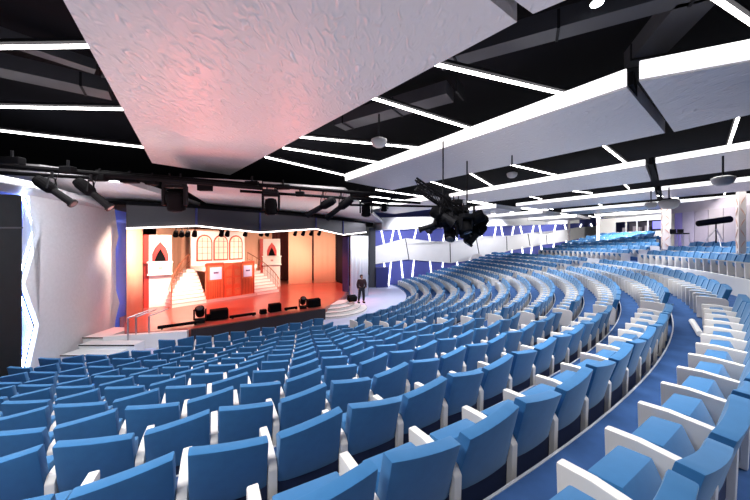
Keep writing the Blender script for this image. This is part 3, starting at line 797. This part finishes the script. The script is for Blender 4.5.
# ------------------------------------------------------------------ lighting bars, fixtures
def pipe(a, b, r, label, grp='black lighting pipes across the ceiling'):
    o = tubeobj('lighting_pipe', [Vector((0, 0, 0)), b-a], r, M_BLACK); o.location = a; tag(o, label, 'pipe', grp); return o
pa, pb = P(-30, 163, 7.2), P(262, 188, 9.2)
pipe(pa, pb, .07, 'black lighting pipe at left holding the two tilted spotlights')
pc, pd = P(96, 172, 8.0), P(400, 196, 11.0)
pipe(pc, pd, .06, 'black lighting pipe above the stage header, second from the front')
pipe(P(240, 191, 10), P(420, 203, 12), .05, 'black lighting pipe right of centre beside the light cluster')
pipe(P(-30, 171, 7.6), P(150, 181, 8.4), .05, 'thin black lighting pipe behind the two tilted spotlights')
pipe(P(350, 205, 14), P(470, 207, 14.5), .05, 'black lighting pipe behind the light cluster')
def profile_spot(top, direction, L, r, label, grp):
    e = empty('profile_spotlight', top); tag(e, label, 'spotlight', grp)
    d = Vector(direction).normalized(); c = Vector((0, 0, -.32*L/.8)); a, b = c-d*L*.35, c+d*L*.65
    bm = bmesh.new(); btube(bm, a-d*.12*L, a, r*1.05, r*1.3, 14); btube(bm, a, a+d*L*.32, r*1.35, r*1.3, 14); btube(bm, a+d*L*.32, a+d*L*.42, r*1.3, r*.8, 14); bobj('lamp_body', bm, M_BLACK, e)
    bm = bmesh.new(); btube(bm, a+d*L*.42, b, r*.8, r*.85, 14); btube(bm, b-d*.03, b+d*.02, r*1.1, r*1.1, 14); bobj('lens_tube', bm, M_DARK, e)
    bm = bmesh.new(); btube(bm, b+d*.021, b+d*.025, r*.75, r*.75, 14); bobj('lens', bm, mat('lens_glass', (.05, .045, .05), .15), e)
    s = d.cross(Vector((0, 0, 1))).normalized()*r*1.6
    bm = bmesh.new()
    for g in (s, -s): btube(bm, c+g, Vector((0, 0, -.05))+g*.6, .018, seg=6)
    btube(bm, Vector((0, 0, -.05))-s*.6, Vector((0, 0, -.05))+s*.6, .018, seg=6); btube(bm, (0, 0, -.05), (0, 0, .12), .03, seg=6); bobj('yoke', bm, M_DARK, e)
    bm = bmesh.new(); btube(bm, c+d*.05+Vector((0, 0, r)), Vector((.12, .05, .1)), .008, seg=5); bobj('safety_cable', bm, M_DARK, e)
g = 'tilted spotlights on the left lighting pipe'
profile_spot(P(52, 176, 7.6), (.75, .2, -.62), .85, .11, 'black tilted spotlight hanging in front of the pale wall, left one', g)
profile_spot(P(91, 179, 7.8), (.70, .25, -.72), .85, .11, 'black tilted spotlight hanging in front of the pale wall, right one', g)
g = 'paired spotlights over the stage header'
profile_spot(P(323, 194, 11), (-.85, .3, -.42), 1.1, .12, 'black spotlight over the stage header pointing left, left one', g)
profile_spot(P(341, 195, 11.2), (-.8, .3, -.55), 1.1, .12, 'black spotlight over the stage header pointing left, right one', g)
moving_head(P(175, 180, 9), True, 'large moving head lamp hanging over the left of the stage', 1.45, .4, .2, 'moving head lamps hung over the stage')
moving_head(P(271, 190, 10.2), True, 'large moving head lamp hanging over the middle of the stage', 1.3, .3, .2, 'moving head lamps hung over the stage')
moving_head(P(366, 198, 12), True, 'moving head lamp hanging above the pale grey curtain', 1.15, .3, 0, 'moving head lamps hung over the stage')
moving_head(P(384, 199, 13.2), True, 'smaller moving head lamp right of the one above the curtain', .85, .2, 0, 'moving head lamps hung over the stage')
# small clutter boxes along the pipes
for i, (px, py, Y, w) in enumerate([(12, 161, 7.2, .5), (100, 178, 8, .35), (130, 180, 8.3, .45), (152, 182, 8.4, .3), (205, 188, 9, .4), (283, 187, 10.4, .45), (252, 184, 9.3, .4), (358, 195, 11.5, .6), (372, 194, 12, .5), (395, 197, 12.2, .4), (300, 194, 10.6, .3), (68, 170, 7.6, .3)]):
    e = empty('dimmer_box', P(px, py, Y)); tag(e, 'small black box clamped on a lighting pipe, %s from the left' % ordn(sorted([12, 100, 130, 152, 205, 283, 252, 358, 372, 395, 300, 68]).index(px)+1), 'box', 'black boxes on the lighting pipes')
    bm = bmesh.new(); bbox(bm, (0, 0, 0), (w, .18, .17), bev=.02); bobj('box_body', bm, M_BLACK, e)
    bm = bmesh.new(); btube(bm, (0, 0, .05), (0, 0, .25), .03, seg=6); bobj('clamp', bm, M_DARK, e)
# light cluster on a hanging truss
cl0 = P(455, 214, 8.2)
tr = empty('lighting_truss', P(430, 190, 7.6)); tag(tr, 'black hanging truss carrying the big cluster of lamps', 'truss')
a, b = P(416, 184, 7.4)-tr.location, P(478, 226, 8.6)-tr.location
bm = bmesh.new()
offs = [Vector((0, .12, .12)), Vector((0, -.12, .12)), Vector((0, .12, -.12)), Vector((0, -.12, -.12))]
for o_ in offs: btube(bm, a+o_, b+o_, .03, seg=6)
bobj('chord', bm, M_BLACK, tr)
bm = bmesh.new()
for i in range(10):
    p, p2 = a.lerp(b, i/10), a.lerp(b, (i+1)/10)
    btube(bm, p+offs[0], p2+offs[2], .012, seg=5); btube(bm, p+offs[1], p2+offs[3], .012, seg=5); btube(bm, p+offs[0], p2+offs[1], .012, seg=5)
bobj('lacing', bm, M_DARK, tr)
bm = bmesh.new(); btube(bm, a.lerp(b, .4), a.lerp(b, .4)+Vector((0, 0, 1.6)), .02, seg=6); btube(bm, a.lerp(b, .8), a.lerp(b, .8)+Vector((0, 0, 1.6)), .02, seg=6); bobj('hanger', bm, M_DARK, tr)
rnd = random.Random(3)
spots = [(447, 204), (456, 207), (441, 212), (451, 214), (462, 214), (446, 221), (456, 222), (466, 221), (474, 216), (463, 228), (471, 227), (480, 222), (438, 221), (451, 229), (477, 230)]
vname = ['topmost', 'upper right', 'left upper', 'centre', 'centre right', 'lower left', 'lower centre', 'middle right', 'right', 'bottom centre', 'bottom right', 'far right', 'far left', 'bottom left', 'lowest right']
for i, (px, py) in enumerate(spots):
    Y = 7.8+rnd.random()*.9
    if i % 3 == 1: moving_head(P(px, py-7, Y), True, 'black moving head in the big hanging lamp cluster, %s' % vname[i], .8, rnd.uniform(-.8, .8), rnd.uniform(0, 6), 'lamps of the big hanging cluster')
    else: profile_spot(P(px, py-6, Y), (rnd.uniform(-1, 1), rnd.uniform(-.6, .6), -.5), .6, .125, 'black spotlight in the big hanging lamp cluster, %s' % vname[i], 'lamps of the big hanging cluster')
profile_spot(P(436, 214, 8), (-.95, .1, -.3), .7, .08, 'long black spotlight sticking out left of the lamp cluster', 'lamps of the big hanging cluster')

# ceiling speakers and small items
def dome(loc, r, label, m=None):
    e = empty('ceiling_speaker', loc); tag(e, label, 'speaker', 'round grey ceiling speakers')
    bm = bmesh.new(); lathe(bm, [(r*.5, -r*.75), (r*.85, -r*.5), (r, -r*.1), (r, r*.15), (r*.7, r*.3)]); bobj('speaker_body', bm, mat('speaker_grey', (.25, .25, .26), .5), e, True)
    bm = bmesh.new(); btube(bm, (0, 0, r*.2), (0, 0, r*.2+.5), .02, seg=6); bobj('hanger', bm, M_DARK, e)
dome(P(512, 174, 8.5), .14, 'round grey speaker hanging below a tube light right of centre')
dome(P(723, 179, 7.0), .2, 'large round grey speaker hanging at the right side')
dome(P(669, 202.5, 11), .3, 'large round grey speaker hanging above the control room')
dome(P(651, 204, 12), .2, 'smaller round grey speaker left of the one above the control room')
dome(P(379, 141, 6), .16, 'small dark speaker in the centre ceiling gap')
dl = empty('downlight', P(597, 1.5, 4.2)); tag(dl, 'small round bright downlight at the top of the ceiling', 'ceiling light')
bm = bmesh.new(); lathe(bm, [(.09, -.02), (.10, 0), (.10, .08)]); bobj('downlight_rim', bm, M_DARK, dl)
bm = bmesh.new(); lathe(bm, [(.075, -.035), (.08, -.02)]); bobj('bulb', bm, mat('downlight_glow', (1, 1, 1), .5, emit=(.85, 1, .95), es=18), dl)

# ------------------------------------------------------------------ rear of the hall
def wbox(name, pts2, z0, z1, m):
    return obj(name, [(x, y, ZC+z0) for x, y in pts2]+[(x, y, ZC+z1) for x, y in pts2], [(0, 1, 2, 3), (7, 6, 5, 4), (0, 4, 5, 1), (1, 5, 6, 2), (2, 6, 7, 3), (3, 7, 4, 0)], m)
M_RW = mat('rear_wall', (.36, .32, .36), .6, noise=.08, nscale=1.5)
def XY(px, Y): return ((px-375)/F*Y, Y)
# back wall right
A1, B1 = XY(668, 20.5), XY(745, 15.8)
A1, B1 = Vector(A1), Vector(B1)
dr = (B1-A1).normalized(); nb = Vector((dr.y, -dr.x));
if nb.dot(-A1) < 0: nb = -nb
C1, D1 = B1+dr*9, A1
struct(wbox('wall_back', [A1, B1+dr*9, B1+dr*9-nb*.2, A1-nb*.2], -1, 2.6, M_RW))
bw = empty('acoustic_panel', (A1.x, A1.y, ZC))
tag(bw, 'row of pale wooden wall panels behind the speaker on a stand', 'wall panel')
L = (B1-A1).length
for i, (u0, u1, c_) in enumerate([(.02, .12, (.52, .48, .40)), (.13, .24, (.25, .2, .5)), (.25, .42, (.38, .33, .42)), (.43, .6, (.30, .26, .31)), (.61, .78, (.32, .28, .30)), (.79, 1.3, (.30, .26, .29))]):
    a, b = dr*L*u0+nb*.04, dr*L*u1+nb*.04
    bm = bmesh.new(); bprism(bm, [Vector((a.x, a.y, -.6)), Vector((b.x, b.y, -.6)), Vector((b.x+nb.x*.04, b.y+nb.y*.04, -.6)), Vector((a.x+nb.x*.04, a.y+nb.y*.04, -.6))], (0, 0, 2.6)); bobj('board', bm, mat('board_%d' % i, c_, .6, noise=.1, nscale=3), bw)
# pillars
def pillar(px, Y, w, z0, z1, label):
    e = empty('lit_pillar', Vector(((px-375)/F*Y, Y, ZC+z0)), -.5); tag(e, label, 'pillar', 'white patterned pillars at the back of the hall')
    h = z1-z0
    bm = bmesh.new(); bbox(bm, (0, 0, h/2), (w, w, h)); bobj('shaft', bm, mat('pillar_white', (.52, .47, .46), .5), e)
    bm = bmesh.new()
    for i in range(6):
        s = 1 if i % 2 else -1; z = .3+i*(h-.4)/6
        for yy, ax in ((-w/2-.01, 0),):
            pts = [Vector((-s*w*.32, yy, z)), Vector((s*w*.18, yy, z+h/14)), Vector((s*w*.32, yy, z+h/9)), Vector((-s*w*.1, yy, z+h/16))]
            bprism(bm, pts, (0, -.015, 0))
        pts = [Vector((-w/2-.01, -s*w*.32, z)), Vector((-w/2-.01, s*w*.18, z+h/14)), Vector((-w/2-.01, s*w*.32, z+h/9)), Vector((-w/2-.01, -s*w*.1, z+h/16))]
        bprism(bm, pts, (-.015, 0, 0))
    bobj('ornament', bm, mat('pillar_ornament', (.45, .27, .22), .5), e)
pillar(666, 19, .38, -.6, 2.5, 'white patterned pillar beside the control room')
pillar(741, 11.6, .2, -.9, 2.0, 'white patterned pillar at the right edge')
pillar(598, 27, .2, -.6, 2.5, 'thin pale pillar left of the control room')
pillar(569, 31, .2, -.6, 2.5, 'thin pale pillar farthest left on the upper tier')
# control room
cr = empty('control_room', Vector((*XY(604, 31.5), ZC))); tag(cr, 'white control room with dark window openings above the upper tier', 'control room')
a, b = Vector((*XY(600, 32), 0)), Vector((*XY(664, 26.5), 0)); d = (b-a).normalized(); n = Vector((d.y, -d.x, 0)); 
if n.dot(-a) < 0: n = -n
L = (b-a).length; o0 = Vector((cr.location.x, cr.location.y, 0))
def crb(bm, u0, u1, z0, z1, n0, n1):
    p = a-o0
    bprism(bm, [p+d*L*u0+n*n0+Vector((0, 0, z0)), p+d*L*u1+n*n0+Vector((0, 0, z0)), p+d*L*u1+n*n1+Vector((0, 0, z0)), p+d*L*u0+n*n1+Vector((0, 0, z0))], (0, 0, z1-z0))
bm = bmesh.new(); crb(bm, 0, .27, .4, 2.6, -.1, 0); crb(bm, .27, 1, .4, 1.15, -.1, 0); crb(bm, .27, 1, 2.15, 2.6, -.1, 0); crb(bm, 0, 1, -.5, .4, -.1, 0); bobj('room_front', bm, mat('cream', (.8, .78, .74), .6), cr)
bm = bmesh.new(); crb(bm, .27, 1, 1.1, 2.2, -2.0, -1.9); bobj('room_back', bm, mat('room_dark', (.035, .03, .05), .6), cr)
bm = bmesh.new()
for u in (.27, .45, .62, .78, .99): crb(bm, u-.006, u+.006, 1.1, 2.2, -.08, .02)
bobj('window_post', bm, M_WHITE, cr)
for i, u in enumerate((.33, .5, .56, .68)):
    bm = bmesh.new(); crb(bm, u, u+.05, 1.1, 1.6+.1*(i % 2), -.8, -.5); bobj('equipment_rack', bm, mat('rack_grey', (.25, .22, .26), .5), cr)
bm = bmesh.new(); crb(bm, .82, .97, 1.35, 2.05, -.3, -.25); bobj('blue_screen', bm, mat('screen_blue', (.1, .1, .5), .4, emit=(.25, .25, 1), es=.9), cr)
# speaker / light on a tripod in front of the back wall
Yt = 14.3
tb = P(716, 243, Yt); e = empty('tripod_light', tb); tag(e, 'long black light bar on a tripod stand at the back right', 'light stand')
bm = bmesh.new(); btube(bm, (0, 0, 0), (0, 0, 1.0), .025); bobj('pole', bm, M_DARK, e)
for i in range(3):
    an = i*2.1; bm = bmesh.new(); btube(bm, (0, 0, .7), (.5*math.cos(an), .5*math.sin(an), -.2), .014, seg=6); bobj('leg', bm, M_STEEL, e)
bm = bmesh.new(); btube(bm, (-.75, .1, .93), (.55, -.1, 1.13), .14, .16, 12); bobj('lamp_body', bm, M_BLACK, e)
# bar stools at the rear
for i, px in enumerate((676, 683.5)):
    e = empty('bar_stool', P(px, 243, 16.5)); tag(e, 'dark bar stool at the back beside the pillar, %s one' % ('left', 'right')[i], 'stool', 'bar stools at the back')
    bm = bmesh.new(); bbox(bm, (0, 0, .52), (.36, .34, .07), bev=.02); bobj('seat', bm, M_DARK, e)
    bm = bmesh.new(); bbox(bm, (0, .17, .66), (.34, .04, .22), bev=.01); bobj('backrest', bm, M_DARK, e)
    for sx in (-1, 1):
        for sy in (-1, 1):
            bm = bmesh.new(); btube(bm, (sx*.14, sy*.13, .5), (sx*.18, sy*.17, -.25), .014, seg=6); bobj('leg', bm, M_STEEL, e)
# aisle marker light
e0 = PZ(692, 321, zfloor(1)+.05); e1 = PZ(700, 334, zfloor(1)+.05)
o = tubeobj('step_light', [Vector((0, 0, 0)), e1-e0], .05, M_WHITE, seg=8); o.location = e0; tag(o, 'white step marker lying in the stepped aisle', 'step light')

# ------------------------------------------------------------------ lights
def area(name, loc, size, sy, power, col=(1, 1, 1), rot=(0, 0, 0), spread=PI):
    l = bpy.data.lights.new(name, 'AREA'); l.shape = 'RECTANGLE'; l.size = size; l.size_y = sy; l.energy = power; l.color = col; l.spread = spread
    o = bpy.data.objects.new(name, l); COL.objects.link(o); o.location = loc; o.rotation_euler = rot; return o
def spot(name, loc, target, power, col, ang=60, blend=.5, rad=.15):
    l = bpy.data.lights.new(name, 'SPOT'); l.energy = power; l.color = col; l.spot_size = math.radians(ang); l.spot_blend = blend; l.shadow_soft_size = rad
    o = bpy.data.objects.new(name, l); COL.objects.link(o); o.location = loc
    o.rotation_euler = (Vector(target)-Vector(loc)).to_track_quat('-Z', 'Y').to_euler(); return o
az = math.atan2(dD.y, dD.x)
for n, pw in ((-2, 420), (-1, 650), (0, 650), (1, 800), (2, 800), (3, 600)):
    s = 2.43+2.62*n+1.95; c = ST(s, 2.6, H+.1)
    area('gap_light', c, 12, 1.6, pw*1.0, (1, .98, .96), (0, 0, az), 2.1)
area('gap_light', ST(-.8, .3, H+.1), 5, 2, 260, (1, .98, .96), (0, 0, az), 2.1)
area('gap_light', ST(1.9, -.9, H+.1), 5, 2, 260, (1, .98, .96), (0, 0, az), 2.1)
# stage lighting
OR = (1, .42, .22); RD = (1, .12, .06); WM = (1, .78, .66)
WM = (1, .68, .5)
spot('stage_spot', (-8.7, 14.3, ZC+.9), (-12.0, 15.0, 2.2), 1900, WM, 95)
spot('stage_spot', (-9.0, 15.4, ZC+1.0), (-13.8, 20.5, 2.6), 2000, WM, 80)
spot('stage_spot', (-7.2, 16.0, ZC+1.0), (-10.2, 19.2, 1.6), 900, (1, .72, .64), 85)
spot('stage_spot', (-5.4, 17.9, ZC+1.0), (-9.6, 25.2, 2.5), 2300, WM, 60)
spot('stage_spot', (-4.0, 20.5, ZC+1.0), (-5.8, 27.6, 2.6), 2500, WM, 60)
for p in ((-10.2, 14.3), (-8.0, 15.6), (-5.5, 18.5), (-4.2, 21.5), (-5.0, 24.5)):
    spot('red_wash', (p[0], p[1], ZC+1.0), (p[0]+.3, p[1]+1.0, ZS), 900, RD, 95)
spot('stage_spot', (-6, 10.5, ZC+1.3), (-11.0, 16.5, 2.0), 120, (1, .8, .75), 50)
# side wall fills, ceiling bounce fills, left wall and blue glow
spot('side_wall_fill', (4, 26, ZC+1.5), (3.2, 30.5, 4.0), 1300, (.95, .95, 1), 120)  # added fills to lift the dim zigzag band, not known lamps
spot('side_wall_fill', (14, 30.5, ZC+1.7), (12, 34, 3.6), 850, (.95, .95, 1), 120)
spot('side_wall_fill', (23, 34, ZC+1.9), (21, 37.5, 4.5), 900, (.95, .95, 1), 120)
area('bounce_fill', Vector((-2, 4, ZC+.9)), 12, 9, 230, (1, .9, .86), (PI, 0, 0))  # upward fills added in place of bounced light; no real lamps here
area('bounce_fill', Vector((10, 14, ZC+1.1)), 14, 14, 260, (1, .93, .88), (PI, 0, 0))
area('bounce_fill', Vector((-4.2, 7.6, ZC+.6)), 6, 3, 110, (1, .5, .45), (PI, 0, 0))
area('bounce_fill', Vector((-7.6, 11.3, ZC+1.0)), 6, 1.2, 45, (1, .84, .82), (PI, 0, .5))
area('bounce_fill', Vector((-3.0, 15.5, ZC+1.0)), 5, 3, 60, (1, .92, .9), (PI, 0, .7))
spot('red_glow_fill', (-8.5, 14.2, 1.2), (-4.8, 8.0, ZC+H), 600, (1, .12, .08), 50)  # red fills added to tint the ceiling panels near the stage
spot('red_glow_fill', (-4.5, 16.5, 1.2), (-2.6, 9.5, ZC+H), 500, (1, .12, .08), 45)
area('wall_wash', Vector((-7.5, 9.0, ZC+1.3)), 4, .6, 230, (.90, .95, 1), (math.radians(0), math.radians(58), 0))
spot('blue_wash', (-8.6, 10.8, ZC+1.3), (-12.0, 14.0, 2.0), 120, (.3, .4, 1), 40)
# far zone
area('blue_corner', Vector((17, 12.5, ZC+2.2)), 2, 2, 60, (.2, .2, 1))
spot('booth_fill', (20, 24, ZC+2.3), (23.5, 29.5, ZC+1.5), 3200, (1, .97, .93), 120)  # extra fill brightening the control room front, source made up
area('rear_wash', Vector((17.5, 17, ZC+2.3)), 5, 2, 30, (.95, .92, 1), (math.radians(20), 0, 0))
area('front_floor_wash', Vector((.5, 22, ZC+1.6)), 4, 4, 330, (.9, .93, 1))
w = bpy.data.worlds.new('world'); scn.world = w; w.use_nodes = True
w.node_tree.nodes['Background'].inputs[0].default_value = (.9, .92, 1, 1)
w.node_tree.nodes['Background'].inputs[1].default_value = .05
